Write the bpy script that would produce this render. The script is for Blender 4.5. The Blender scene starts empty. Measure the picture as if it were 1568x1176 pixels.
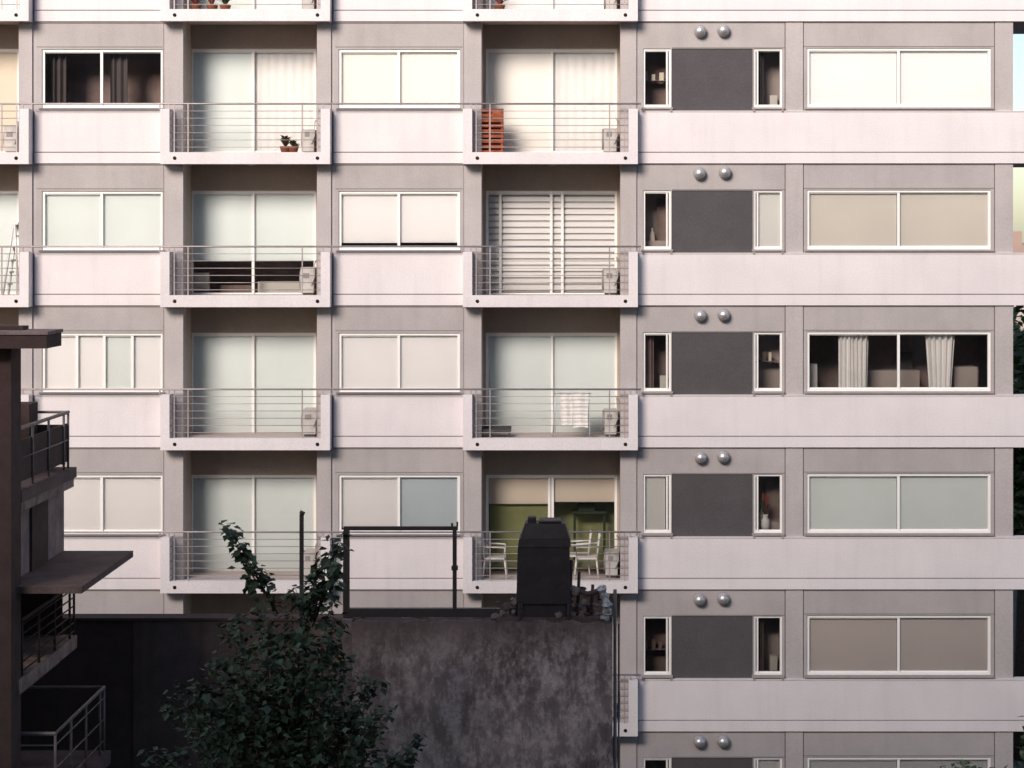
import bpy, math, random, bmesh
from mathutils import Vector
random.seed(7)
S=76.5; D=40.0; ZC=15.0; CX=(880-784)/S
def X(px,Y=0.0): return CX+(px-880)*(D+Y)/D/S
def Z(py,Y=0.0): return ZC+(370-py)*(D+Y)/D/S
scene=bpy.context.scene
coll=scene.collection
# ---------------------------------------------------------------- materials
def new_mat(name):
    m=bpy.data.materials.new(name); m.use_nodes=True
    nt=m.node_tree; nt.nodes.clear()
    out=nt.nodes.new('ShaderNodeOutputMaterial')
    return m,nt,out
def mat(name,col,rough=0.8,var=0.12,scale=3.0,streak=0.0,bump=0.0,bscale=60,col2=None,metal=0.0,contrast=(0.35,0.7),fine=0.0):
    m,nt,out=new_mat(name); N=nt.nodes; L=nt.links
    b=N.new('ShaderNodeBsdfPrincipled'); b.inputs['Roughness'].default_value=rough; b.inputs['Metallic'].default_value=metal
    if rough>0.6: b.inputs['Specular IOR Level'].default_value=0.2
    L.new(b.outputs[0],out.inputs[0])
    geo=N.new('ShaderNodeNewGeometry')
    nz=N.new('ShaderNodeTexNoise'); nz.inputs['Scale'].default_value=scale; nz.inputs['Detail'].default_value=3; nz.inputs['Roughness'].default_value=0.65
    L.new(geo.outputs['Position'],nz.inputs['Vector'])
    mr=N.new('ShaderNodeMapRange'); mr.inputs[1].default_value=contrast[0]; mr.inputs[2].default_value=contrast[1]
    L.new(nz.outputs['Fac'],mr.inputs[0])
    mix=N.new('ShaderNodeMix'); mix.data_type='RGBA'
    c2=col2 if col2 else tuple(c*(1-var) for c in col)
    mix.inputs[6].default_value=(*col,1); mix.inputs[7].default_value=(*c2,1)
    L.new(mr.outputs[0],mix.inputs[0])
    last=mix.outputs[2]
    if streak>0:
        mp=N.new('ShaderNodeMapping'); mp.inputs['Scale'].default_value=(5,5,0.45)
        L.new(geo.outputs['Position'],mp.inputs[0])
        n2=N.new('ShaderNodeTexNoise'); n2.inputs['Scale'].default_value=1.0; n2.inputs['Detail'].default_value=3
        L.new(mp.outputs[0],n2.inputs['Vector'])
        m2=N.new('ShaderNodeMapRange'); m2.inputs[1].default_value=0.5; m2.inputs[2].default_value=0.85; m2.inputs[4].default_value=streak
        L.new(n2.outputs['Fac'],m2.inputs[0])
        mx=N.new('ShaderNodeMix'); mx.data_type='RGBA'; mx.inputs[7].default_value=(col[0]*.35,col[1]*.33,col[2]*.32,1)
        L.new(m2.outputs[0],mx.inputs[0]); L.new(last,mx.inputs[6]); last=mx.outputs[2]
    if fine>0:
        n3=N.new('ShaderNodeTexNoise'); n3.inputs['Scale'].default_value=38; n3.inputs['Detail'].default_value=2
        L.new(geo.outputs['Position'],n3.inputs['Vector'])
        m3=N.new('ShaderNodeMapRange'); m3.inputs[1].default_value=0.3; m3.inputs[2].default_value=0.7; m3.inputs[3].default_value=1-fine; m3.inputs[4].default_value=1+fine
        L.new(n3.outputs['Fac'],m3.inputs[0])
        mm=N.new('ShaderNodeVectorMath'); mm.operation='SCALE'
        L.new(last,mm.inputs[0]); L.new(m3.outputs[0],mm.inputs['Scale']); last=mm.outputs[0]
    L.new(last,b.inputs['Base Color'])
    if bump>0:
        n4=N.new('ShaderNodeTexNoise'); n4.inputs['Scale'].default_value=bscale; n4.inputs['Detail'].default_value=2
        L.new(geo.outputs['Position'],n4.inputs['Vector'])
        bp=N.new('ShaderNodeBump'); bp.inputs['Strength'].default_value=bump; bp.inputs['Distance'].default_value=0.02
        L.new(n4.outputs['Fac'],bp.inputs['Height']); L.new(bp.outputs[0],b.inputs['Normal'])
    return m
M={}
M['white']=mat('white_stucco',(0.76,0.71,0.725),0.85,0.10,0.6,0.12,fine=0.06)
M['grey']=mat('grey_stucco',(0.44,0.405,0.405),0.85,0.16,0.8,0.14,fine=0.08)
M['grey2']=mat('grey_pilaster',(0.48,0.44,0.44),0.85,0.14,0.8,0.14,fine=0.08)
M['joint']=mat('joint_shadow',(0.25,0.225,0.225),0.9)
M['recess']=mat('recess_paint',(0.44,0.365,0.315),0.85,0.14,1.2,0.10,fine=0.08)
M['dark']=mat('dark_panel',(0.090,0.083,0.088),0.85,0.15,1.5,0.0,fine=0.15)
M['frame']=mat('white_aluminium',(0.88,0.865,0.84),0.45,0.05)
M['sill']=mat('sill',(0.38,0.34,0.34),0.7,0.15,8)
M['steel']=mat('rail_steel',(0.42,0.375,0.375),0.45,0.2,10,metal=0.4)
M['room']=mat('room_paint',(0.50,0.42,0.39),0.9,0.2,0.6)
M['brown']=mat('brown_interior',(0.32,0.23,0.21),0.8,0.3,3)
M['lamp']=mat('soffit_lamp',(0.35,0.31,0.27),0.4)
M['hole']=mat('drain_hole',(0.02,0.018,0.018),0.9)
M['pane']=mat('dark_pane',(0.07,0.065,0.07),0.4)
M['vent']=mat('vent_aluminium',(0.66,0.64,0.64),0.38,0.15,12,metal=0.7)
def blind(name,c,v=0.05):
    return mat(name,c,0.9,v,0.5,bump=0.0)
M['bw']=blind('blind_white',(0.98,0.965,0.975),0.03)
M['bwarm']=blind('blind_warm',(0.98,0.95,0.92),0.03)
M['bteal']=blind('blind_teal',(0.88,0.93,0.925),0.07)
M['bblue']=blind('blind_blue',(0.69,0.76,0.81),0.08)
M['bbeige']=blind('blind_beige',(0.77,0.73,0.68),0.07)
M['bmauve']=blind('blind_mauve',(0.86,0.78,0.765),0.07)
M['bgrey']=blind('blind_grey',(0.80,0.79,0.77),0.08)
M['cream']=blind('blind_cream',(0.86,0.76,0.65),0.08)
M['curtain']=mat('curtain_cloth',(0.95,0.93,0.92),0.9,0.06)
M['dcurt']=mat('dark_curtain',(0.12,0.10,0.10),0.9,0.1)
M['olive']=mat('olive_wall',(0.34,0.36,0.17),0.9,0.2,1.5)
m,nt,out=new_mat('window_glass'); N=nt.nodes; L=nt.links
tr=N.new('ShaderNodeBsdfTransparent'); tr.inputs[0].default_value=(0.99,0.995,0.99,1)
gl=N.new('ShaderNodeBsdfGlossy'); gl.inputs['Roughness'].default_value=0.05
mx=N.new('ShaderNodeMixShader'); lw=N.new('ShaderNodeFresnel'); lw.inputs[0].default_value=1.5
ad=N.new('ShaderNodeMath'); ad.operation='ADD'; ad.inputs[1].default_value=0.02
L.new(lw.outputs[0],ad.inputs[0]); L.new(ad.outputs[0],mx.inputs[0]); L.new(tr.outputs[0],mx.inputs[1]); L.new(gl.outputs[0],mx.inputs[2]); L.new(mx.outputs[0],out.inputs[0])
M['glass']=m
# ---------------------------------------------------------------- mesh builder
class B:
    def __init__(s,name,parent=None):
        s.name=name; s.v=[]; s.f=[]; s.mi=[]; s.mats=[]; s.parent=parent; s.smooth=[]
    def m(s,key):
        mt=M[key]
        if mt not in s.mats: s.mats.append(mt)
        return s.mats.index(mt)
    def face(s,pts,key,smooth=False):
        i=len(s.v); s.v+= [tuple(p) for p in pts]; s.f.append(tuple(range(i,i+len(pts)))); s.mi.append(s.m(key)); s.smooth.append(smooth)
    def box(s,x0,x1,y0,y1,z0,z1,key):
        if x0>x1:x0,x1=x1,x0
        if y0>y1:y0,y1=y1,y0
        if z0>z1:z0,z1=z1,z0
        i=len(s.v)
        s.v+=[(x0,y0,z0),(x1,y0,z0),(x1,y1,z0),(x0,y1,z0),(x0,y0,z1),(x1,y0,z1),(x1,y1,z1),(x0,y1,z1)]
        k=s.m(key)
        for f in ((0,3,2,1),(4,5,6,7),(0,1,5,4),(1,2,6,5),(2,3,7,6),(3,0,4,7)):
            s.f.append(tuple(i+a for a in f)); s.mi.append(k); s.smooth.append(False)
    def pb(s,p0,p1,q0,q1,y0,y1,key,at=None):
        a=0.0 if at is None else at
        s.box(X(p0,a),X(p1,a),y0,y1,Z(q1,a),Z(q0,a),key)
    def tube(s,pts,rad,key,n=8,smooth=True):
        k=s.m(key); base=len(s.v); P=[Vector(p) for p in pts]
        if not hasattr(rad,'__len__'): rad=[rad]*len(P)
        for j,p in enumerate(P):
            t=(P[min(j+1,len(P)-1)]-P[max(j-1,0)]).normalized()
            a=Vector((0,0,1)) if abs(t.z)<0.9 else Vector((1,0,0))
            u=t.cross(a).normalized(); w=t.cross(u)
            for i in range(n):
                an=2*math.pi*i/n; s.v.append(tuple(p+(u*math.cos(an)+w*math.sin(an))*rad[j]))
        for j in range(len(P)-1):
            for i in range(n):
                a=base+j*n+i; b=base+j*n+(i+1)%n
                s.f.append((a,b,b+n,a+n)); s.mi.append(k); s.smooth.append(smooth)
        s.f.append(tuple(base+i for i in range(n))[::-1]); s.mi.append(k); s.smooth.append(False)
        e=base+(len(P)-1)*n; s.f.append(tuple(e+i for i in range(n))); s.mi.append(k); s.smooth.append(False)
    def lathe(s,c,axis,prof,key,n=20):
        ax=Vector(axis).normalized(); pts=[Vector(c)+ax*d for d,r in prof]
        k=s.m(key); base=len(s.v); a=Vector((0,0,1)) if abs(ax.z)<0.9 else Vector((1,0,0)); u=ax.cross(a).normalized(); w=ax.cross(u)
        for p,(d,r) in zip(pts,prof):
            for i in range(n):
                an=2*math.pi*i/n; s.v.append(tuple(p+(u*math.cos(an)+w*math.sin(an))*max(r,1e-4)))
        for j in range(len(pts)-1):
            for i in range(n):
                a=base+j*n+i; b=base+j*n+(i+1)%n
                s.f.append((a,b,b+n,a+n)); s.mi.append(k); s.smooth.append(True)
    def make(s,bevel=0.0):
        me=bpy.data.meshes.new(s.name); me.from_pydata(s.v,[],s.f)
        for mt in s.mats: me.materials.append(mt)
        me.polygons.foreach_set('material_index',s.mi); me.polygons.foreach_set('use_smooth',s.smooth); me.update()
        o=bpy.data.objects.new(s.name,me); coll.objects.link(o)
        if s.parent: o.parent=s.parent
        if bevel>0:
            bm=o.modifiers.new('b','BEVEL'); bm.width=bevel; bm.segments=2; bm.limit_method='ANGLE'
        return o
def empty(name,loc=(0,0,0)):
    e=bpy.data.objects.new(name,None); coll.objects.link(e); return e
# ================================================================ apartment building
bld=empty('apartment_building')
walls=B('walls',bld); bands=B('parapet_bands',bld); slabs=B('floor_slabs',bld); balc=B('balconies',bld)
rails=B('railings',bld); frames=B('window_frames',bld); glass=B('window_glass',bld); blinds=B('blinds',bld)
curt=B('curtains',bld); vents=B('wall_vents',bld); rooms=B('rooms',bld); sills=B('window_sills',bld)
PER=217.5
RB=-3; RE=6
def wavy(x0,x1,z0,z1,y,key,amp=0.05,freq=9,taper=0.0,n=40):
    xm=(x0+x1)/2
    for k in range(n):
        pts=[]
        for j in (k,k+1):
            u=j/n; pts.append((u,y+amp*math.sin(u*freq*math.pi+0.8*math.sin(u*5))))
        (u0,ya),(u1,yb)=pts
        def xx(u,t): 
            w=(x1-x0)*(1-taper*t); return xm-w/2+w*u
        curt.face([(xx(u0,1),ya,z0),(xx(u1,1),yb,z0),(xx(u1,0),yb,z1),(xx(u0,0),ya,z1)],key,True)
def wall_holes(p0,p1,q0,q1,holes,y0,y1,key,at=None,bb=walls):
    qs=sorted({q0,q1}|{h[2] for h in holes}|{h[3] for h in holes})
    for a,b in zip(qs[:-1],qs[1:]):
        hs=sorted([(h[0],h[1]) for h in holes if h[2]<=a+1e-6 and h[3]>=b-1e-6])
        x=p0
        for h in hs:
            if h[0]>x: bb.pb(x,h[0],a,b,y0,y1,key,at)
            x=h[1]
        if x<p1: bb.pb(x,p1,a,b,y0,y1,key,at)
def window(p0,p1,q0,q1,Y,splits,specs,at=0.0,t=4.0,mull=4.0):
    fr=frames
    fr.pb(p0,p1,q0,q0+t,Y,Y+0.07,'frame',at); fr.pb(p0,p1,q1-t,q1,Y,Y+0.07,'frame',at)
    fr.pb(p0,p0+t,q0+t,q1-t,Y,Y+0.07,'frame',at); fr.pb(p1-t,p1,q0+t,q1-t,Y,Y+0.07,'frame',at)
    ed=[p0+t]+list(splits)+[p1-t]
    for i,s in enumerate(splits):
        fr.pb(s-mull/2,s+mull/2,q0+t,q1-t,Y+0.008,Y+0.065,'frame',at)
    for i in range(len(ed)-1):
        a,b=ed[i],ed[i+1]
        yy=Y+0.02+0.015*(i%2)
        fr.pb(a+ (mull/2 if i else 0),b-(mull/2 if i<len(ed)-2 else 0),q1-t-2.2,q1-t,yy,yy+0.025,'frame',at)
        fr.pb(a+ (mull/2 if i else 0),b-(mull/2 if i<len(ed)-2 else 0),q0+t,q0+t+1.5,yy,yy+0.025,'frame',at)
        g=yy+0.012
        x0,x1,z0,z1=X(a,at),X(b,at),Z(q1-t,at),Z(q0+t,at)
        glass.face([(x0,g,z0),(x1,g,z0),(x1,g,z1),(x0,g,z1)],'glass')
        sp=specs[i] if i<len(specs) else specs[-1]
        if sp:
            key,drop=sp; yb=Y+0.08
            if drop=='c':
                wavy(x0-0.02,x1,z0-0.05,z1+0.05,yb+0.03,key,0.006,random.choice([13,15,17]),0,60); continue
            zb=z1-(z1-z0)*drop
            slope=random.uniform(-0.012,0.012) if drop<1 else 0
            blinds.face([(x0-0.03,yb,(zb+slope) if drop<1 else z0-0.05),(x1,yb,(zb-slope) if drop<1 else z0-0.05),(x1,yb,z1+0.05),(x0-0.03,yb,z1+0.05)],key)
            if drop<1: blinds.box(x0,x1,yb+0.002,yb+0.022,zb-0.02,zb+0.012,key)
W=('bw',1);WW=('bwarm',1);T=('bteal',1);BL=('bblue',1);BE=('bbeige',1);MA=('bmauve',1);G=('bgrey',1);C=('curtain','c')
bayL={-1:[W,W],0:[None,None],1:[T,T],2:[W,W,T,W],3:[W,W],4:[W,T]}
bayB={-1:[W,W],0:[WW,WW],1:[('bw',0.89),('bw',0.885)],2:[W,W],3:[('bw',0.93),('bblue',0.92)],4:[W,T]}
door1={-1:[T,W],0:[T,C],1:[('bteal',0.66),('bteal',0.66)],2:[T,T],3:[T,T],4:[T,T]}
door2={-1:[W,W],0:[WW,C],1:'zebra',2:[T,T],3:'olive',4:[T,T]}
smL={0:None,1:None,2:None,3:G,4:None,5:None}
smR={0:None,1:G,2:None,3:None,4:None,5:W}
big={-1:[W,W],0:[W,W],1:[BE,BE],2:None,3:[T,T],4:[MA,MA],5:[W,W]}
doorN={0:[('cream',1)]*2,1:[T,T],2:[('cream',1)]*2,3:[T,T]}
bays=[(-410,-210,'N'),(52,251,'L'),(510,711,'B')]
recs=[(-208,50,-180,28,'N'),(250,508,280,485,'1'),(710,976,737,950,'2')]
XR_END=1552
for r in range(RB,RE+1):
    dy=PER*r
    bb=250+dy; tb=bb-79; top=bb-PER
    slabs.pb(-420,1552,bb-15,bb-2,0.36,6.0,'room')
    for p0,p1,kind in bays:
        bands.pb(p0+1,p1-1,tb,bb-17.6,0.0,0.2,'white'); bands.pb(p0+1,p1-1,bb-16.2,bb,0.0,0.2,'white')
        bands.pb(p0-0.5,p1+0.5,bb-17.6,bb-16.2,0.03,0.2,'joint')
        w0,w1=(p0+11,p1-2) if kind=='L' else (p0+8,p1-7)
        q0,q1=bb-175,bb-84
        wall_holes(p0+1.5,p1-1.5,top,tb,[(w0,w1,q0,q1)],0.055,0.3,'grey')
        walls.pb(p0+1.5,p1-1.5,top+0.0,top+2.0,0.03,0.055,'grey2')
        walls.pb(p0+3.0,p1-3.0,top+38.3,top+39.3,0.048,0.055,'joint')
        sills.pb(w0-3,w1+3,q1-0.5,q1+2.5,-0.03,0.12,'sill'); bands.pb(p0+1,p1-1,tb-1.5,tb,-0.015,0.2,'white')
        mid=(w0+w1)/2-1
        if kind=='L': sp=bayL.get(r,[W,W])
        elif kind=='B': sp=bayB.get(r,[T,W])
        else: sp=[W,T]
        splits=[w0+53,w0+95,w0+138] if len(sp)==4 else [mid]
        if kind=='L' and r!=2: splits=[w0+91]
        window(w0,w1,q0,q1,0.08,splits,sp)
    for p0,p1,a0,a1,kind in recs:
        for s0,s1 in ((p0+1.5,a0),(a1,p1-1.5)):
            walls.pb(s0,s1,top,bb,0.03,0.3,'grey2')
        walls.pb(p0-2.5,p0+1.5,top,bb,0.072,0.29,'grey2'); walls.pb(p1-1.5,p1+4.5,top,bb,0.072,0.29,'grey2')
        walls.box(X(a0)-0.2,X(a0)-0.003,0.3,1.05,Z(bb),Z(top),'recess'); walls.box(X(a1)+0.003,X(a1)+0.2,0.3,1.05,Z(bb),Z(top),'recess')
        D0=0.9
        if kind=='1': d0,d1,m0=291,484,387
        elif kind=='2': d0,d1,m0=744,945,845
        else: d0,d1,m0=-165,30,-70
        lpx=a0-12; rpx=a1+14
        dq0,dq1=top+42,bb-13
        wall_holes(lpx,rpx,top-14,bb-2,[(d0,d1,dq0,dq1)],D0,D0+0.2,'recess',at=D0)
        balc.box(X(p0)+0.19,X(p1)-0.19,-0.12,0.9,Z(bb-3),Z(bb-14),'grey2')
        balc.box(X(p0),X(p1),-0.30,-0.12,Z(bb+2),Z(bb-16),'white')
        balc.box(X(p0),X(p0+14),-0.297,0.03,Z(bb-16),Z(bb-82),'white')
        balc.box(X(p1-14),X(p1),-0.297,0.03,Z(bb-16),Z(bb-82),'white')
        balc.box(X(p0)+0.004,X(p0+14),-0.12,0.03,Z(bb+1.5),Z(bb-16),'white')
        balc.box(X(p1-14),X(p1)-0.004,-0.12,0.03,Z(bb+1.5),Z(bb-16),'white')
        for hx in (p0+22,p1-19):
            balc.lathe((X(hx),-0.306,Z(bb-7)),(0,-1,0),[(0,0.036),(0.003,0.036),(0.003,0.0)],'hole',12)
        xm=X((a0+a1)/2+2)
        balc.lathe((xm,0.0,Z(bb-3)),(0,0,-1),[(0,0.13),(0.04,0.14),(0.07,0.10),(0.085,0.0)],'lamp',16)
        for k in range(6):
            zz=Z(bb-24-11*k)
            rails.tube([(X(p0+13),-0.2,zz),(X(p1-13),-0.2,zz)],0.0075,'steel',6)
        for vx in (p0+20,p0+41,p1-43,p1-20):
            rails.box(X(vx)-0.012,X(vx)+0.012,-0.215,-0.19,Z(bb-15),Z(bb-90),'steel')
        for vx in (p0-2,p0+12,p1-11,p1+3):
            rails.box(X(vx)-0.012,X(vx)+0.012,-0.215,-0.185,Z(bb-81),Z(bb-91),'steel')
        q0,q1=dq0,dq1
        sp={'1':door1,'2':door2,'N':doorN}[kind].get(r,[T,W])
        if sp=='zebra':
            window(d0,d1,q0,q1,D0+0.03,[d0+22,m0-1,m0+16],[None]*4,at=D0)
            z1=Z(q0,D0); n=16; h=(Z(q0,D0)-Z(q1,D0)-0.1)/n
            for k in range(n):
                blinds.box(X(d0+4,D0),X(d1-4,D0),D0+0.12,D0+0.125,z1-k*h-h*0.68,z1-k*h,'bw')
            blinds.box(X(d0+4,D0),X(d1-4,D0),D0+0.16,D0+0.165,z1-n*h,z1,'bbeige')
        elif sp=='olive':
            window(d0,d1,q0,q1,D0+0.03,[m0-4,m0+1],[('cream',0.26),None,('cream',0.24)],at=D0)
            rooms.box(X(d0-6,D0),X(d1+6,D0),1.6,1.65,Z(q1,D0),Z(q0-5,D0),'olive')
            rooms.box(X(d0+5,D0),X(m0-5,D0),1.12,1.125,Z(q1,D0),Z(q0+38,D0),'olive')
        else:
            window(d0,d1,q0,q1,D0+0.03,[m0],sp,at=D0)
    bands.pb(977.5,1640,tb,bb-17.6,0.0,0.2,'white'); bands.pb(977.5,1640,bb-16.2,bb,0.0,0.2,'white'); bands.pb(977,1640,bb-17.6,bb-16.2,0.03,0.2,'joint')
    slabs.box(X(1552),X(1640),0.2,2.6,Z(bb-1),Z(bb-16),'grey')
    q0,q1=bb-176,bb-85
    wall_holes(977.5,1202,top,tb,[(985,1027.5,q0,q1),(1154.5,1198,q0,q1),(1029,1153,q0,tb)],0.055,0.3,'grey')
    walls.pb(1029,1153,q0,tb,0.075,0.28,'dark')
    walls.pb(1203.3,1230,top,tb,0.045,0.3,'grey2')
    walls.pb(1202,1203.3,top,tb,0.09,0.3,'joint'); walls.pb(1230,1231.3,top,tb,0.09,0.3,'joint')
    wall_holes(1231.3,1523,top,tb,[(1236,1518,q0-1,q1)],0.055,0.3,'grey')
    walls.pb(1523,1524.3,top,tb,0.09,0.3,'joint'); walls.pb(1524.3,XR_END,top,tb,0.045,0.3,'grey2')
    walls.pb(1029,1202,top+39.6,top+40.6,0.048,0.055,'joint'); walls.pb(1231.3,1523,top+37.6,top+38.6,0.048,0.055,'joint')
    bands.pb(977.5,1640,tb-1.5,tb,-0.015,0.2,'white')
    for (w0,w1,tab,dflt) in ((985,1027.5,smL,G),(1154.5,1198,smR,None)):
        sp=tab.get(r,dflt)
        side=w1-6 if w0<1000 else w0+6
        window(w0,w1,q0,q1,0.08,[side],[sp,sp] if sp else [None,None],t=3,mull=2.5)
        sills.pb(w0-3,w1+3,q1-0.5,q1+2.5,-0.04,0.10,'sill')
        for sx in (w0,w1): sills.box(X(sx)-0.02,X(sx)+0.02,-0.03,0.03,Z(q1+6),Z(q1+2.5),'sill')
        if not sp and r>=-1:
            rooms.pb(w0-4,w1+6,q0-6,q1+6,0.80,0.85,'brown' if (r+int(w0))%2 else 'room')
            style=(r*2+(1 if w0>1000 else 0))%5
            if style in (0,3):
                zz=Z(q0+random.choice([46,58])); rooms.box(X(w0)+0.02,X(w1)-0.02,0.50,0.72,zz-0.015,zz,'brown')
                for j in range(3):
                    bx=X(w0)+0.08+j*0.13+random.uniform(-.03,.03); hh=random.uniform(0.08,0.28)
                    rooms.box(bx,bx+random.uniform(0.04,0.09),0.52,0.60,zz+0.001,zz+hh,random.choice(['cream','brown','room']))
            elif style in (1,4):
                wavy(X(w0)+0.0,X(w0)+0.22,Z(q1),Z(q0),0.3,'dcurt' if style==1 else 'brown',0.03,5,0,20)
                rooms.box(X(w1)-0.2,X(w1)-0.05,0.5,0.7,Z(q1),Z(q1-22),'bbeige')
            else:
                rooms.box(X(w0),X(w1),0.4,0.7,Z(q1),Z(q1-14),'room'); rooms.lathe((X(w0)+0.2,0.55,Z(q1-14)),(0,0,1),[(0,0.06),(0.16,0.05),(0.2,0.02),(0.26,0.02),(0.26,0)],'cream',12)
                rooms.box(X(w0)+0.3,X(w1)+0.1,0.7,0.75,Z(q1),Z(q0+12),'brown')
    sp=big.get(r,[T,T])
    window(1236,1518,q0-1,q1,0.08,[1377],sp if sp else [None,None])
    sills.pb(1232,1522,q1-0.5,q1+2.5,-0.04,0.10,'sill')
    for vx,vy in ((1072+random.uniform(-1,1),-202),(1110+random.uniform(-3,2),-203+random.uniform(-1,1))):
        vents.lathe((X(vx),0.055,Z(bb+vy+0.0)),(0,-1,0),[(0,0.10),(0.04,0.10),(0.045,0.128),(0.10,0.125),(0.105,0.105),(0.12,0.105),(0.15,0.095),(0.18,0.07),(0.195,0.035),(0.20,0.0)],'vent',24)
    for px in (251,510,711,980,1100,1217,1552,-209,51):
        rooms.box(X(px)-0.05,X(px)+0.05,0.32 if px in(1100,1217,1552) else 1.12,6.0,Z(bb-15),Z(top-2),'room')
rooms.box(X(-420),X(1552)+0.1,6.0,12.0,Z(250+PER*RE),Z(250+PER*(RB-1)),'grey')
walls.box(X(1552),X(1552)+0.02,0.3,6.0,Z(250+PER*RE),Z(250+PER*(RB-1)),'grey')
for r in range(RB,RE+1):
    zz=Z(250+PER*r-90)
    rails.tube([(X(-420),-0.2,zz),(X(981),-0.2,zz)],0.019,'steel',8)
walls.box(X(-420),X(1552),0.06,12,0,Z(250+PER*RE)+0.0,'grey')
walls.box(X(-420),X(1552),0.0,12,Z(250+PER*(RB-1)),Z(250+PER*(RB-1))+1.0,'white')
wavy(X(1286),X(1307),Z(600),Z(514),0.22,'curtain',0.04,7,0.0)
wavy(X(1303),X(1333),Z(598),Z(514),0.25,'curtain',0.05,9,0.15)
wavy(X(1420),X(1466),Z(598),Z(514),0.24,'curtain',0.05,11,0.25)
wavy(X(72),X(96),Z(164),Z(78),0.32,'dcurt',0.04,6); wavy(X(163),X(190),Z(164),Z(78),0.34,'dcurt',0.03,6)
rooms.pb(60,252,70,170,1.1,1.15,'brown')
rooms.pb(1230,1522,508,606,1.5,1.55,'brown')
rooms.pb(1335,1420,572,600,0.9,1.4,'room'); rooms.pb(1470,1506,565,600,0.6,1.1,'room'); rooms.pb(1242,1256,560,596,0.5,0.8,'bbeige'); rooms.pb(1390,1414,545,572,1.3,1.4,'dark')
rooms.pb(250,500,380,470,2.2,2.25,'brown',0.9)
rooms.pb(292,316,418,446,1.15,1.3,'bbeige',0.9); rooms.pb(390,470,432,458,1.3,2.0,'bbeige',0.9); rooms.pb(330,380,438,458,1.5,2.0,'brown',0.9)
for b in (walls,bands,slabs,balc,rails,frames,glass,blinds,curt,vents,rooms,sills): b.make()
# ================================================================ things on the balconies
M['acw']=mat('ac_casing',(0.57,0.54,0.51),0.6,0.2,6)
M['acd']=mat('ac_grille',(0.28,0.26,0.25),0.6)
def ac(px,bb,w=0.26,h=0.5):
    o=B('air_conditioner'); x1=X(px); x0=x1-w; z0=Z(bb-14)+0.06; z1=z0+h; y0,y1=0.18,0.86
    o.box(x0,x1,y0,y1,z0,z1,'acw'); o.box(x0-0.01,x1+0.01,y0-0.01,y1+0.01,z1,z1+0.015,'acw')
    o.lathe((x0-0.004,(y0+y1)/2-0.08,z0+0.26),(-1,0,0),[(0,0.21),(0.03,0.21),(0.03,0.19),(0.005,0.19),(0.005,0.06),(0.035,0.05),(0.035,0)],'acd',20)
    o.box(x0+0.05,x1-0.09,y0-0.010,y0,z0+0.30,z0+0.40,'acd')
    for fy in (y0+0.1,y1-0.1): o.box(x0+0.02,x1-0.02,fy-0.02,fy+0.02,z0-0.06,z0,'acd')
    o.tube([(x1-0.05,y0-0.01,z0+0.15),(x1+0.01,y0-0.04,z0+0.3),(x1+0.02,0.2,z0+0.6),(x1+0.0,0.85,z0+0.72)],0.016,'acw',6)
    o.make(0.006)
for r in range(-1,5):
    bb=250+PER*r
    ac(481+random.uniform(-3,1),bb,random.uniform(0.22,0.27),random.uniform(0.42,0.5)); ac(945+random.uniform(-3,1),bb,random.uniform(0.22,0.27),random.uniform(0.42,0.52))
ac(22,250)
M['terra']=mat('terracotta',(0.25,0.09,0.05),0.8,0.2,8)
M['leafb']=mat('plant_leaf',(0.05,0.08,0.03),0.6,0.4,12)
M['leafr']=mat('plant_flower',(0.30,0.07,0.05),0.6,0.3,12)
def plant(px,bb,h=0.35,key='leafb'):
    o=B('potted_plant'); c=(X(px,0.3),0.3,Z(bb-14)+0.002)
    o.lathe(c,(0,0,1),[(0,0.0),(0,0.07),(0.13,0.105),(0.15,0.115),(0.17,0.115),(0.17,0.095),(0.14,0.09),(0.14,0)],'terra',18)
    for i in range(42):
        a=random.uniform(0,6.28); l=random.uniform(0.4,1)*h; sp=random.uniform(0.05,0.2)
        p0=Vector((c[0],c[1],c[2]+0.14)); p1=p0+Vector((math.cos(a)*sp*0.6,math.sin(a)*sp*0.6,l*0.7)); p2=p0+Vector((math.cos(a)*sp*1.2,math.sin(a)*sp*1.2,l*0.75))
        w=Vector((-math.sin(a),math.cos(a),0))*0.03
        o.face([p0,p1-w,p2,p1+w],key if i%3 else 'leafr')
    o.make()
plant(437,250); plant(449,250,0.2); plant(300,250-PER,0.45,'leafr'); plant(325,250-PER,0.45,'leafr'); plant(345,250-PER,0.4); plant(765,250-PER,0.4,'leafr')
M['redwood']=mat('red_timber',(0.36,0.10,0.05),0.7,0.3,6)
o=B('slatted_wooden_shelf'); x0,x1=X(726),X(770); z0=Z(236); z1=Z(166)
for xx in (x0,x1-0.04,(x0+x1)/2):
    for yy in (0.05,0.36): o.box(xx,xx+0.035,yy,yy+0.035,z0,z1,'redwood')
n=9
for k in range(n):
    zz=z0+0.05+(z1-z0-0.08)*k/(n-1)
    o.box(x0-0.01,x1+0.01,0.035,0.05,zz-0.03,zz+0.028,'redwood')
    if k%3==0: o.box(x0,x1,0.09,0.355,zz,zz+0.02,'redwood')
o.box(x0,x1,0.40,0.41,z0,z1,'redwood'); o.make()
M['alu']=mat('aluminium',(0.70,0.70,0.70),0.5,0.1,5,metal=0.1)
o=B('step_ladder'); zb=Z(454)+0.002; zt=zb+1.45; lx=X(8)
for s in (-1,1):
    o.tube([(lx-0.08,0.3+s*0.2,zb),(lx+0.12,0.3+s*0.13,zt)],0.024,'alu',6)
    o.tube([(lx+0.25,0.3+s*0.2,zb),(lx+0.14,0.3+s*0.13,zt)],0.02,'alu',6)
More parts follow.
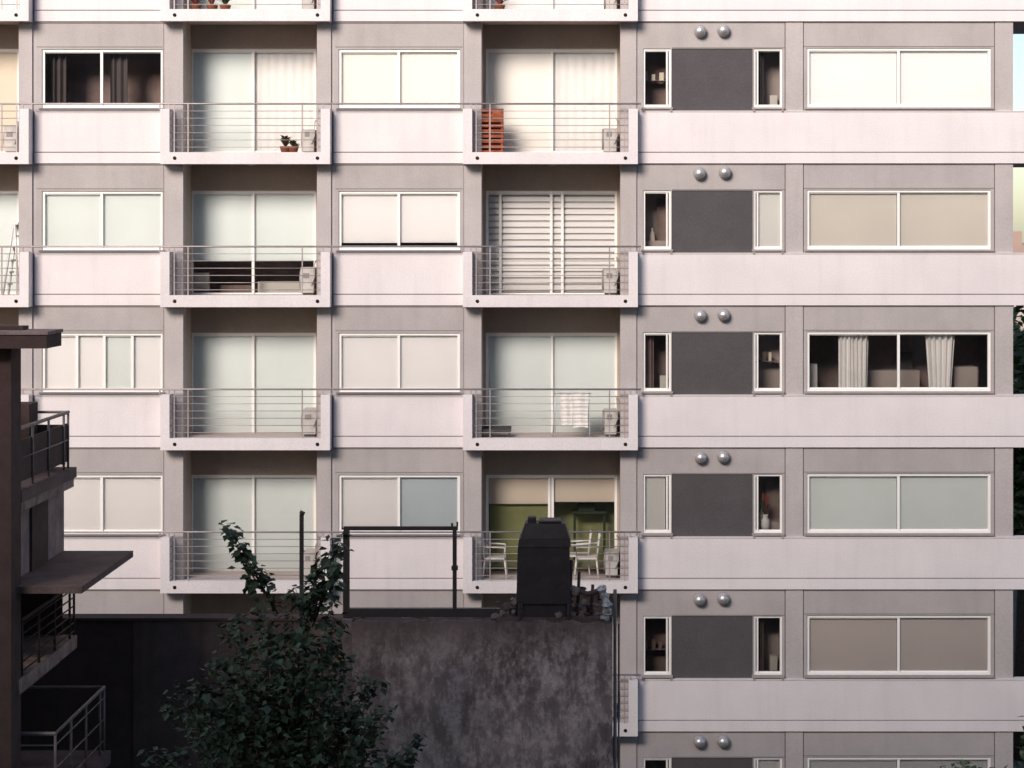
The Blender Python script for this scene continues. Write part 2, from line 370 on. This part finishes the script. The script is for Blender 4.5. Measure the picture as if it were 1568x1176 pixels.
for k in range(1,6):
    t=k/6; xx=lx-0.08+0.2*t; w=0.2-0.06*t
    o.box(xx-0.05,xx+0.06,0.3-w,0.3+w,zb+1.45*t-0.014,zb+1.45*t+0.014,'alu')
o.box(lx+0.03,lx+0.21,0.16,0.44,zt-0.01,zt+0.03,'alu'); o.make()
M['towel']=mat('towel_cloth',(0.92,0.88,0.83),0.95,0.1,6)
o=B('towel_on_drying_rack'); y=-0.05
zr=Z(602); zf=Z(685-14)
o.tube([(X(848),y,zr),(X(905),y,zr)],0.01,'alu',6)
for xx in (X(850),X(903)):
    o.tube([(xx,y,zr),(xx-0.05,y+0.3,zf)],0.01,'alu',6); o.tube([(xx,y,zr),(xx,y-0.03,zf)],0.01,'alu',6)
n=24
for (xa,xb,zb,yo) in ((X(856),X(876),Z(652),-0.02),(X(874),X(900),Z(655),-0.035)):
    for k in range(n):
        u0,u1=k/n,(k+1)/n
        f=lambda u:y+yo+0.008*math.sin(u*9)
        sk=0.05
        o.face([(xa+(xb-xa-0.05)*u0+sk,f(u0),zb+0.03*math.sin(u0*3)),(xa+(xb-xa-0.05)*u1+sk,f(u1),zb+0.03*math.sin(u1*3)),(xa+(xb-xa)*u1,f(u1),zr+0.012),(xa+(xb-xa)*u0,f(u0),zr+0.012)],'towel',True)
o.make()
o=B('storage_bench'); o.box(X(727),X(782),0.1,0.45,Z(671)+0.11,Z(671)+0.16,'dark')
for xx in (X(729),X(778)):
    for yy in (0.12,0.40): o.box(xx,xx+0.03,yy,yy+0.03,Z(671)+0.0,Z(671)+0.11,'dark')
o.box(X(727),X(782),0.43,0.45,Z(671)+0.16,Z(671)+0.22,'dark'); o.make()
M['plastic']=mat('white_plastic',(0.74,0.70,0.66),0.45,0.05)
def chair(px,bb,flip=1,y=0.35):
    o=B('garden_chair'); cx=X(px,y); zf=Z(bb-14)+0.002; w=0.22; sx=flip
    for a in (-1,1):
        for b in (-1,1):
            o.tube([(cx+a*w*1.1,y+b*0.24,zf),(cx+a*w*0.9,y+b*0.19,zf+0.42)],[0.016,0.022],'plastic',6)
        o.tube([(cx+sx*w*0.95,y+a*0.23,zf+0.42),(cx+sx*w*1.2,y+a*0.23,zf+0.88)],0.018,'plastic',6)
        o.tube([(cx-sx*w*0.9,y+a*0.25,zf+0.42),(cx-sx*w*0.9,y+a*0.25,zf+0.64),(cx+sx*w*1.08,y+a*0.25,zf+0.66)],0.018,'plastic',6)
    o.box(cx-w,cx+w,y-0.23,y+0.23,zf+0.40,zf+0.43,'plastic')
    for k in range(5):
        yy=y-0.2+k*0.1
        o.tube([(cx+sx*w*0.97,yy,zf+0.44),(cx+sx*w*1.2,yy,zf+0.88)],0.014,'plastic',5)
    o.tube([(cx+sx*w*1.2,y-0.25,zf+0.88),(cx+sx*w*1.2,y+0.25,zf+0.88)],0.022,'plastic',6)
    o.make()
chair(758,903,-1); chair(898,903,1); chair(885,903,1,0.68)
o=B('garden_table'); zf=Z(889); cx=X(828,0.4)
o.lathe((cx,0.4,zf+0.70),(0,0,1),[(0,0.0),(0,0.36),(0.03,0.36),(0.03,0)],'plastic',24)
for a in range(4):
    an=a*math.pi/2+0.78; o.tube([(cx+0.3*math.cos(an),0.4+0.3*math.sin(an),zf),(cx+0.2*math.cos(an),0.4+0.3*math.sin(an),zf+0.7)],0.02,'plastic',6)
o.make()
o=B('dining_table'); M['dkgreen']=mat('dark_green_cloth',(0.05,0.07,0.04),0.8)
o.box(X(875),X(930),1.2,1.55,Z(800),Z(796),'dkgreen')
for xx in (X(878),X(925)): o.box(xx,xx+0.05,1.25,1.3,Z(876),Z(800),'dkgreen')
o.box(X(885),X(912),1.3,1.45,Z(796),Z(784),'dkgreen'); o.make(0.01)
o=B('flower_vase'); 
o.box(X(1160),X(1193),0.20,0.36,Z(818),Z(814),'frame')
o.lathe((X(1174),0.27,Z(814)),(0,0,1),[(0,0.0),(0,0.07),(0.1,0.09),(0.2,0.085),(0.25,0.05),(0.3,0.065)],'frame',16)
for i in range(14):
    a=random.uniform(0,6.28); p0=Vector((X(1174),0.27,Z(790))); p1=p0+Vector((math.cos(a)*0.06,math.sin(a)*0.05,random.uniform(0.15,0.4)))
    w=Vector((0.02,0,0)); o.face([p0,p1-w,p1+Vector((0.01,0,0.06)),p1+w],'leafr' if i%2 else 'leafb')
o.make()
# ================================================================ neighbour building at left
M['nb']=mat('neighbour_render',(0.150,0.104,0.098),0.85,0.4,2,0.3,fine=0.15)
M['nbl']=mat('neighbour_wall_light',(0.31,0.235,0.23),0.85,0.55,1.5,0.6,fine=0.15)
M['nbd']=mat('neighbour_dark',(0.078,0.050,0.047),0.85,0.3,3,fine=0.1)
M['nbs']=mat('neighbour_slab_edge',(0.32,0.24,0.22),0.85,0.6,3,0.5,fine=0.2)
nb=empty('neighbour_building'); o=B('structure',nb)
d0,d1=28.0,31.6; Y0,Y1=d0-D,d1-D
def PX(px,d): return CX+(px-880)*d/3060
def PZ(py,d): return ZC+(370-py)*d/3060
XL=-16
xb=PX(98,d1)
z1=PZ(716,d1); z2=PZ(843,d1); z3=PZ(972,d1); z4=PZ(1052,d1)
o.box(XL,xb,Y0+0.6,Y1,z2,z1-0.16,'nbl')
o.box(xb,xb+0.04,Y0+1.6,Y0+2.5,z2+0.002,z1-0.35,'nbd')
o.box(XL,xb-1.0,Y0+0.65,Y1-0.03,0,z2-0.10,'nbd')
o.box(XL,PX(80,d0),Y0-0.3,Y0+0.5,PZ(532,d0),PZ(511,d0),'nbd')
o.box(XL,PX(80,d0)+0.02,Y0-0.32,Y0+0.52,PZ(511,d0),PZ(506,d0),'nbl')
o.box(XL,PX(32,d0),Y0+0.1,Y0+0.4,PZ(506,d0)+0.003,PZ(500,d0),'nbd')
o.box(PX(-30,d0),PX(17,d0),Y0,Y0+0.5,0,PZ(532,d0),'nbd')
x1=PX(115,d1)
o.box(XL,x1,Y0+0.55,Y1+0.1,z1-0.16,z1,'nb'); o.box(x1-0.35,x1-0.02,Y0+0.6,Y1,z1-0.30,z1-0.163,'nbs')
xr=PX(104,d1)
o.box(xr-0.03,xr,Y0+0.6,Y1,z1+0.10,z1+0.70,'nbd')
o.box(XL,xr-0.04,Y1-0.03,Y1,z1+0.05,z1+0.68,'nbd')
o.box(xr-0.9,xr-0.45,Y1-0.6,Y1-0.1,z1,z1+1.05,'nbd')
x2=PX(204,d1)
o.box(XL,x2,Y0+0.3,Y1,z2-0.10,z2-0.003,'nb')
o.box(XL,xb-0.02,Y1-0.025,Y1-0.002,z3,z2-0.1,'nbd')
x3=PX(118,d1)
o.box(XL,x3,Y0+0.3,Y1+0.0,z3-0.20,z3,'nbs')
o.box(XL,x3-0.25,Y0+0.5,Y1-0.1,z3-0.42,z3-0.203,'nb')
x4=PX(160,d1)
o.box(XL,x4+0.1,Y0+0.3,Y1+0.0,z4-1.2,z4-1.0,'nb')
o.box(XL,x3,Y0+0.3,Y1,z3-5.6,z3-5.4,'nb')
o.make()
q=B('balcony_railings',nb)
def railing(xe,ztop,zbot,n,rad=0.02,tr=0.03,key='nbd',pst=0.9):
    q.tube([(XL,Y0+0.6,ztop),(xe,Y0+0.6,ztop),(xe,Y1-0.02,ztop)],tr,key,6,False)
    for k in range(n):
        zz=zbot+(ztop-zbot)*(k+0.5)/n
        q.tube([(xe,Y0+0.6,zz),(xe,Y1-0.02,zz)],rad*0.6,key,5); q.tube([(XL,Y0+0.6,zz),(xe,Y0+0.6,zz)],rad*0.6,key,5)
    q.tube([(XL,Y1-0.02,ztop),(xe,Y1-0.02,ztop)],tr*0.8,key,6,False)
    yy=Y0+0.6
    while yy<Y1:
        q.tube([(xe,yy,zbot),(xe,yy,ztop)],rad,key,6); yy+=pst
    q.tube([(xe,Y1-0.03,zbot),(xe,Y1-0.03,ztop)],rad,key,6)
    xx=xe-0.9
    while xx>XL: q.tube([(xx,Y0+0.6,zbot),(xx,Y0+0.6,ztop)],rad,key,6); xx-=0.9
M['nbr']=mat('worn_rail',(0.20,0.16,0.155),0.5,0.4,6)
railing(PX(105,d1),z1+0.88,z1,1,key='nbr')
railing(PX(114,d1),z3+0.8,z3,6)
railing(PX(160,d1),z4,z4-1.0,3,key='nbr')
q.make()
# ================================================================ shadowed party wall
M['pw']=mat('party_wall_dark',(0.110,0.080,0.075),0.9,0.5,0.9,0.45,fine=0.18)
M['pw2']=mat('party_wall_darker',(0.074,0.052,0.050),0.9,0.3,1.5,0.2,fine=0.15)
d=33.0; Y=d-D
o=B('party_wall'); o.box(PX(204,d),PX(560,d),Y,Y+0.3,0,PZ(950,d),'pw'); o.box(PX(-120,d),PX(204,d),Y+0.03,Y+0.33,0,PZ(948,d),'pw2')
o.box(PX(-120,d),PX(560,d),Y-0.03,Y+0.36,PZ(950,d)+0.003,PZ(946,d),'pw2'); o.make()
# ================================================================ stained concrete wall
m,nt,out=new_mat('stained_concrete'); N=nt.nodes; L=nt.links
b=N.new('ShaderNodeBsdfPrincipled'); b.inputs['Roughness'].default_value=0.95; b.inputs['Specular IOR Level'].default_value=0.15; L.new(b.outputs[0],out.inputs[0])
geo=N.new('ShaderNodeNewGeometry')
def noise(sc,det,rough=0.6,vs=None):
    nz=N.new('ShaderNodeTexNoise'); nz.inputs['Scale'].default_value=sc; nz.inputs['Detail'].default_value=det; nz.inputs['Roughness'].default_value=rough
    if vs:
        mp=N.new('ShaderNodeMapping'); mp.inputs['Scale'].default_value=vs; L.new(geo.outputs['Position'],mp.inputs[0]); L.new(mp.outputs[0],nz.inputs['Vector'])
    else: L.new(geo.outputs['Position'],nz.inputs['Vector'])
    return nz.outputs['Fac']
def rng(s,a,b_,c=0,d_=1):
    r=N.new('ShaderNodeMapRange'); r.inputs[1].default_value=a; r.inputs[2].default_value=b_; r.inputs[3].default_value=c; r.inputs[4].default_value=d_; L.new(s,r.inputs[0]); return r.outputs[0]
def mth(op,a,b_):
    n=N.new('ShaderNodeMath'); n.operation=op
    for i,v in enumerate((a,b_)):
        if isinstance(v,(int,float)): n.inputs[i].default_value=v
        else: L.new(v,n.inputs[i])
    return n.outputs[0]
sep=N.new('ShaderNodeSeparateXYZ'); L.new(geo.outputs['Position'],sep.inputs[0])
big_=noise(1.0,5,0.65); spk=noise(9,5,0.75); drip=noise(3.0,6,0.75,(2.0,2.0,1.0))
f1=rng(big_,0.32,0.58); f2=rng(spk,0.44,0.56); f3=rng(drip,0.44,0.56)
f=mth('ADD',mth('MULTIPLY',f1,0.40),mth('MULTIPLY',mth('MULTIPLY',f3,mth('ADD',mth('MULTIPLY',f2,0.55),0.45)),0.65))
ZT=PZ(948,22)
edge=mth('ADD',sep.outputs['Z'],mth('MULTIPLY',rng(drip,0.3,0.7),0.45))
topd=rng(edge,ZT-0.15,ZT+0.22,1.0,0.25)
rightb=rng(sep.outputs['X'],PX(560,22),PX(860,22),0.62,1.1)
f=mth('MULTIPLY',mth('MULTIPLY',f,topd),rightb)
mix=N.new('ShaderNodeMix'); mix.data_type='RGBA'; mix.inputs[6].default_value=(0.125,0.083,0.074,1); mix.inputs[7].default_value=(0.78,0.60,0.545,1); L.new(f,mix.inputs[0])
L.new(mix.outputs[2],b.inputs['Base Color'])
bp=N.new('ShaderNodeBump'); bp.inputs['Strength'].default_value=0.4; bp.inputs['Distance'].default_value=0.03; L.new(spk,bp.inputs['Height']); L.new(bp.outputs[0],b.inputs['Normal'])
M['stain']=m
d=22.0; Y=d-D
o=B('concrete_wall')
xa,xb2=PX(539,d),PX(938,d); zt=PZ(952,d); n=60
zs=[zt+0.012*math.sin(i*0.9)+random.uniform(-0.014,0.014) for i in range(n+1)]
for i in range(n):
    x0=xa+(xb2-xa)*i/n; x1_=xa+(xb2-xa)*(i+1)/n
    o.face([(x0,Y,0),(x1_,Y,0),(x1_,Y,zs[i+1]),(x0,Y,zs[i])],'stain')
    o.face([(x0,Y,zs[i]),(x1_,Y,zs[i+1]),(x1_,Y+0.35,zs[i+1]),(x0,Y+0.35,zs[i])],'stain')
    o.face([(x1_,Y+0.35,0),(x0,Y+0.35,0),(x0,Y+0.35,zs[i]),(x1_,Y+0.35,zs[i+1])],'stain')
o.face([(xa,Y+.35,0),(xa,Y,0),(xa,Y,zs[0]),(xa,Y+.35,zs[0])],'stain'); o.face([(xb2,Y,0),(xb2,Y+.35,0),(xb2,Y+.35,zs[-1]),(xb2,Y,zs[-1])],'stain')
o.box(PX(523,d),xa-0.003,Y+0.02,Y+0.37,0,PZ(950,d),'nbs')
o.make()
M['pipe']=mat('old_pipe',(0.22,0.18,0.17),0.6,0.4,6)
o=B('drain_pipe'); px_=PX(942,d); o.tube([(px_,Y+0.1,0),(px_,Y+0.1,PZ(905,d))],0.02,'pipe',8)
for k in range(6): o.tube([(px_,Y+0.1,9.0+k*0.35-2),(px_,Y+0.1,9.05+k*0.35-2)],0.03,'pipe',8)
o.tube([(PX(948,d),Y+0.2,0),(PX(948,d),Y+0.2,PZ(960,d))],0.012,'pipe',6); o.make()
M['blk']=mat('black_iron',(0.060,0.042,0.041),0.6,0.3,10)
o=B('guard_rail'); yy=Y+0.15
def post(px,q0,q1,w=0.028,yo=0): o.box(PX(px,d)-w,PX(px,d)+w,yy-w+yo,yy+w+yo,PZ(q1,d),PZ(q0,d),'blk')
post(528,815.2,952,0.034); post(695,815.2,940,0.022); post(695,870,876,0.035)
o.box(PX(524,d),PX(700,d),yy-0.02,yy+0.02,PZ(815,d),PZ(809,d),'blk')
o.box(PX(528,d),PX(765,d),yy-0.040,yy+0.040,PZ(948,d),PZ(935,d),'blk')
post(691,804,808.8,0.012); post(699,802,808.8,0.010); o.make()
o=B('iron_post'); o.box(PX(459,d)-0.022,PX(459,d)+0.022,yy-0.02,yy+0.02,PZ(1300,d),PZ(790,d),'blk')
o.tube([(PX(459,d),yy,PZ(790,d)),(PX(461,d),yy,PZ(786,d))],0.03,'blk',8); o.make()
M['bag']=mat('dark_sheet',(0.050,0.034,0.034),0.6,0.3,5,bump=0.5,bscale=8)
def frustum(o,cx,cy,z0,w0,h0,z1,w1,h1,key,sx=0.0):
    a=[(cx-w0,cy-h0,z0),(cx+w0,cy-h0,z0),(cx+w0,cy+h0,z0),(cx-w0,cy+h0,z0)]
    c=[(cx+sx-w1,cy-h1,z1),(cx+sx+w1,cy-h1,z1),(cx+sx+w1,cy+h1,z1),(cx+sx-w1,cy+h1,z1)]
    for i in range(4):
        j=(i+1)%4; o.face([a[i],a[j],c[j],c[i]],key)
    o.face(c,key); o.face(a[::-1],key)
o=B('chimney'); cx=PX(833,d); cy=Y+0.2
frustum(o,cx,cy,PZ(950,d)-0.02,0.24,0.17,PZ(925,d),0.24,0.17,'bag')
frustum(o,cx-0.005,cy,PZ(925,d)+0.002,0.30,0.20,PZ(838,d),0.285,0.20,'bag')
frustum(o,cx+0.005,cy,PZ(838,d)+0.002,0.29,0.21,PZ(826,d),0.28,0.20,'bag')
frustum(o,cx+0.01,cy,PZ(826,d)+0.002,0.275,0.18,PZ(803,d),0.22,0.13,'bag')
o.box(cx-0.185,cx-0.09,cy-0.1,cy+0.05,PZ(822,d),PZ(794,d),'bag'); o.box(cx-0.06,cx+0.19,cy-0.14,cy+0.14,PZ(803,d)+0.002,PZ(800,d)+0.01,'bag')
for s in (-1,1): o.box(cx+s*0.27-0.02,cx+s*0.27+0.02,cy-0.2,cy-0.16,PZ(950,d),PZ(925,d),'blk')
o.make(0.012)
M['foil']=mat('foil_wrap',(0.62,0.60,0.57),0.35,0.5,14,metal=0.3,bump=1.0,bscale=25)
o=B('rubble_pile')
def lump(c,r,key,sq=(1,1,1)):
    bm=bmesh.new(); bmesh.ops.create_icosphere(bm,subdivisions=2,radius=r)
    ph=random.uniform(0,9); base=len(o.v)
    for v in bm.verts:
        k=1+0.28*math.sin(v.co.x*9/r*0.3+ph)*math.cos(v.co.z*11/r*0.3+ph)+random.uniform(-.12,.12)
        p=Vector((v.co.x*sq[0],v.co.y*sq[1],v.co.z*sq[2]))*k+Vector(c); o.v.append(tuple(p))
    kk=o.m(key)
    for f in bm.faces: o.f.append(tuple(base+v.index for v in f.verts)); o.mi.append(kk); o.smooth.append(False)
    bm.free()
for i in range(85):
    px=random.uniform(755,936); hgt=random.uniform(0,1)**1.3
    lump((PX(px,d),Y+random.uniform(0.05,0.3),PZ(950-hgt*(44 if px>872 else 28),d)),random.uniform(0.022,0.065),random.choice(['nb','nbd','nb','pipe','nbs']),(1,0.8,random.uniform(0.5,1.2)))
o.box(PX(760,d),PX(938,d)-0.004,Y+0.02,Y+0.33,zs[-1]-0.02,PZ(946,d),'nb')
for px,q in ((884,880),(905,900),(790,905),(872,862)): o.tube([(PX(px,d),Y+0.2,PZ(950,d)),(PX(px+3,d),Y+0.2,PZ(q,d))],0.018,'nb',7)
o.make()
o=B('wrapped_pipe')
pts=[];rr=[]
for k in range(13):
    t=k/12; pts.append((PX(925+5*math.sin(t*4),d),Y-0.02+0.03*math.sin(t*9),PZ(950-50*t,d))); rr.append(0.045+0.018*math.sin(k*2.3))
o.tube(pts,rr,'foil',10,False); o.tube([(PX(880,d),Y+0.1,PZ(905,d)),(PX(900,d),Y+0.1,PZ(912,d)),(PX(926,d),Y+0.0,PZ(902,d))],0.03,'nb',8); o.make()
# ================================================================ trees
def leafmat(name,c1,c2):
    m,nt,out=new_mat(name); N=nt.nodes; L=nt.links
    b=N.new('ShaderNodeBsdfPrincipled'); b.inputs['Roughness'].default_value=0.65; b.inputs['Specular IOR Level'].default_value=0.3
    g=N.new('ShaderNodeNewGeometry'); nz=N.new('ShaderNodeTexNoise'); nz.inputs['Scale'].default_value=5; nz.inputs['Detail'].default_value=1; L.new(g.outputs['Position'],nz.inputs['Vector'])
    mr=N.new('ShaderNodeMapRange'); mr.inputs[1].default_value=0.35; mr.inputs[2].default_value=0.65; L.new(nz.outputs['Fac'],mr.inputs[0])
    mx=N.new('ShaderNodeMix'); mx.data_type='RGBA'; mx.inputs[6].default_value=(*c1,1); mx.inputs[7].default_value=(*c2,1); L.new(mr.outputs[0],mx.inputs[0])
    L.new(mx.outputs[2],b.inputs['Base Color']); L.new(b.outputs[0],out.inputs[0]); return m
M['leafA']=leafmat('leaf_a',(0.048,0.056,0.034),(0.092,0.118,0.062)); M['leafB']=leafmat('leaf_b',(0.062,0.085,0.045),(0.15,0.19,0.10))
M['bark']=mat('bark',(0.08,0.058,0.05),0.9,0.4,10)
M['leafG']=leafmat('leaf_g',(0.04,0.065,0.03),(0.11,0.16,0.06))
def leaf(o,p,size,key):
    a=random.uniform(0,6.28); t=random.uniform(-1.1,0.3)
    dv=Vector((math.cos(a)*math.cos(t),math.sin(a)*math.cos(t),math.sin(t)))
    s=dv.cross(Vector((random.uniform(-.5,.5),random.uniform(-.5,.5),1))).normalized(); up=s.cross(dv)
    w=size*0.38
    o.face([p,p+dv*size*0.4+s*w+up*w*0.25,p+dv*size],key); o.face([p,p+dv*size,p+dv*size*0.4-s*w+up*w*0.25],key)
def shoot(o,l,p0,p3,r0,nleaf,lsize,spread,bend=0.3,t0=0.12):
    p0=Vector(p0);p3=Vector(p3); side=Vector((random.uniform(-1,1),random.uniform(-1,1),0))*bend*(p3-p0).length*0.25
    p1=p0.lerp(p3,0.35)+side; p2=p0.lerp(p3,0.75)+side*0.6
    pts=[]
    for k in range(11):
        t=k/10; pts.append(p0*(1-t)**3+p1*3*t*(1-t)**2+p2*3*t*t*(1-t)+p3*t**3)
    o.tube(pts,[r0*(1-0.85*k/10) for k in range(11)],'bark',5)
    for i in range(nleaf):
        t=random.uniform(t0,1)**0.8; k=min(int(t*10),9); p=pts[k].lerp(pts[k+1],t*10-k)
        sp=spread*(1.15-t)+0.02
        q=p+Vector((random.gauss(0,sp),random.gauss(0,sp),random.gauss(0,sp)))
        leaf(l,q,lsize*random.uniform(0.6,1.2),random.choice(['leafA','leafA','leafB']))
tree=empty('leafy_tree'); tr_=B('trunk_and_branches',tree); lv=B('foliage',tree)
dt=20.0
def TP(px,py,dd=None):
    dd=dd if dd else dt+random.uniform(-0.45,0.45); return (PX(px,dd),dd-D,PZ(py,dd))
base=Vector(TP(450,1330,20))
tr_.tube([(base.x+0.2,base.y,0),(base.x+0.1,base.y+0.1,3),(base.x,base.y,6),tuple(base)],[0.2,0.17,0.13,0.09],'bark',10)
tr_.tube([tuple(base),TP(452,1180,20),TP(462,1050,20),TP(470,960,20)],[0.08,0.055,0.035,0.02],'bark',8)
tr_.tube([TP(452,1180,20),TP(440,1080,20),TP(425,1000,20)],[0.04,0.03,0.018],'bark',7)
for (st,tp,nl,ls) in (((420,935),(347,800),65,0.12),((418,925),(358,822),50,0.11),((410,915),(372,845),35,0.11),((425,940),(398,868),40,0.10),((405,900),(412,882),18,0.1),
                      ((478,960),(524,815),65,0.12),((480,950),(510,828),60,0.115),((475,950),(494,852),60,0.11),((485,940),(515,868),60,0.11),((470,950),(478,880),55,0.10),((470,965),(452,900),40,0.1)):
    shoot(tr_,lv,TP(*st,20),TP(*tp,20+random.uniform(-.2,.2)),0.010,nl,ls,0.045,0.35,0.05)
for a in ((345,803),(350,815),(356,812),(520,826),(512,838)): 
    for k in range(5): leaf(lv,Vector(TP(a[0]+random.uniform(-8,8),a[1]+random.uniform(-4,12),20)),0.10,'leafA')
tips=[(395,925),(440,905),(465,915),(372,938),(345,950),(360,965),(505,915),(515,940),(522,985),(420,940),(455,950),(490,975),(340,1000),(325,1015),(295,1035),(272,1045),(530,1000),(565,1035),(590,1040),(604,1075),(638,1125),(256,1060),(350,1040),(400,1000),(440,1000),(500,1030),(545,1070),(580,1110),(300,1090),(350,1090),(400,1070),(450,1070),(500,1100),(560,1140),(625,1155),(235,1140),(310,1060)]
for (a,b_) in tips:
    st=TP(450+(a-450)*0.3,1230+random.uniform(-40,40))
    shoot(tr_,lv,st,TP(a+random.uniform(-10,10),b_+random.uniform(0,12)),0.012,125,0.10,0.13,0.3)
for i in range(1700):
    u=random.uniform(0,1); py=965+u*400; w=55+125*u
    leaf(lv,Vector(TP(435+random.gauss(0,w*0.55),py,20+random.gauss(0,0.5))),random.uniform(0.06,0.12),random.choice(['leafA','leafA','leafB']))
for i in range(1200):
    a=random.uniform(0,6.28); rr_=math.sqrt(random.random())*1.9
    leaf(lv,Vector((base.x+rr_*math.cos(a),base.y+rr_*math.sin(a)*0.8,random.uniform(6.3,8.6))),0.13,random.choice(['leafA','leafB']))
tr_.make(); lv.make()
def crown_tree(name,cx,cy,h,R,n,key,ls,nc=16):
    e=empty(name); t_=B('trunk',e); l_=B('foliage',e)
    t_.tube([(cx,cy,0),(cx+0.1,cy,h*0.35),(cx,cy,h*0.7)],[0.28,0.2,0.1],'bark',9)
    cl=[]
    for i in range(nc):
        a=random.uniform(0,6.28); q=math.sqrt(random.random())*R*0.75; z=h-0.3*R-random.random()**1.0*R*1.4-q*0.35
        cl.append((Vector((cx+q*math.cos(a),cy+q*math.sin(a),z)),R*random.uniform(0.22,0.38)))
        t_.tube([(cx,cy,h*0.45),(cx+q*.4*math.cos(a),cy+q*.4*math.sin(a),(h*.45+z)/2),tuple(cl[-1][0])],[0.1,0.06,0.02],'bark',6)
    for i in range(n):
        c,r_=random.choice(cl); v=Vector((random.gauss(0,1),random.gauss(0,1),random.gauss(0,1))).normalized()*r_*random.uniform(0.5,1.1)
        leaf(l_,c+v,ls*random.uniform(0.7,1.3),key if random.random()<0.7 else 'leafB')
    t_.make(); l_.make()
crown_tree('garden_tree',PX(1574,30),-10,PZ(1076,30),1.45,5200,'leafB',0.12,22)
crown_tree('street_tree',PX(1563,58),18,PZ(452,58)+0.9,4.2,10000,'leafG',0.28,34)
crown_tree('street_tree',PX(1566,70),30,PZ(450,70)+0.9,5.5,9000,'leafG',0.34,34)
# ================================================================ ground, distant city, added unseen block shading the facade
M['ground']=mat('ground',(0.07,0.065,0.06),0.95,0.4,0.3,fine=0.2)
o=B('ground'); o.face([(-1500,-1500,0),(1500,-1500,0),(1500,1500,0),(-1500,1500,0)],'ground'); o.make()
M['city']=mat('city_render',(0.46,0.42,0.40),0.9,0.3,0.05); M['city2']=mat('city_brick',(0.38,0.28,0.24),0.9,0.3,0.05)
cb=B('distant_city'); 
for i in range(110):
    dd=random.uniform(150,420); x=CX+ (random.uniform(1440,1900)-880)*dd/3060; w=random.uniform(3,6)
    h=ZC*random.uniform(0.6,0.98)+dd*random.uniform(-0.003,0.003); y=dd-D
    k=random.choice(['city','city','city2'])
    cb.box(x-w,x+w,y,y+w*2,0,h,k)
    for fl in range(int(h/3)):
        for j in range(4): cb.box(x-w+0.4*w*(j+0.6)+0.0,x-w+0.4*w*(j+0.6)+0.2*w,y-0.03,y,1+fl*3,2.4+fl*3,'dark')
    cb.box(x-w*0.4,x+w*0.2,y+1,y+3,h,h+1.2,k)
cb.make()
M['opp']=mat('shading_block_render',(0.50,0.45,0.43),0.9,0.2,0.5)
ob=empty('unseen_shading_block'); o=B('walls',ob); og=B('windows',ob)  # out of view behind camera, added to cut sun off the lower facade
def blk(x0,x1,y1,h):
    o.box(x0,x1,y1-12,y1,0,h,'opp')
    n=int((x1-x0)/3.2)
    for fl in range(int(h/2.9)):
        z=0.9+fl*2.9
        o.box(x0-0.01,x1+0.01,y1,y1+0.12,z-0.9-0.12,z-0.9+0.12,'white')
        for j in range(n):
            xx=x0+(x1-x0)*(j+0.5)/n
            og.box(xx-0.9,xx+0.9,y1,y1+0.04,z,z+1.5,'pane'); og.box(xx-0.98,xx+0.98,y1,y1+0.08,z-0.08,z,'frame'); og.box(xx-0.03,xx+0.03,y1+0.04,y1+0.07,z,z+1.5,'frame')
blk(-34,-12,-47,34.5); blk(-12,10,-45,35.5); blk(10,40,-47,36)
o.make(); og.make()
# ================================================================ light
EL=math.radians(27); AZ=math.radians(205)
sd=Vector((math.sin(AZ)*math.cos(EL),math.cos(AZ)*math.cos(EL),math.sin(EL)))
sun=bpy.data.lights.new('sun','SUN'); sun.energy=4.9; sun.angle=math.radians(24); sun.color=(1.0,0.875,0.775)
so=bpy.data.objects.new('sun',sun); coll.objects.link(so); so.rotation_euler=(-sd).to_track_quat('-Z','Y').to_euler()
w=bpy.data.worlds.new('World'); scene.world=w; w.use_nodes=True; nt=w.node_tree; bg=nt.nodes['Background']
sky=nt.nodes.new('ShaderNodeTexSky'); sky.sky_type='NISHITA'; sky.sun_disc=False; sky.sun_elevation=EL; sky.sun_rotation=AZ; sky.dust_density=1.0; sky.air_density=1.0
nt.links.new(sky.outputs[0],bg.inputs[0]); bg.inputs[1].default_value=0.15
# ================================================================ camera
cam=bpy.data.cameras.new('camera'); co=bpy.data.objects.new('camera',cam); coll.objects.link(co)
co.location=(CX,-D,ZC); co.rotation_euler=(math.radians(90),0,0)
cam.sensor_width=36; cam.lens=36*3060/1568.0
cam.shift_x=(784-880)/1568; cam.shift_y=(370-588)/1568; cam.clip_end=3000; cam.clip_start=0.1
scene.camera=co
scene.view_settings.view_transform='Standard'; scene.view_settings.look='None'; scene.view_settings.exposure=0
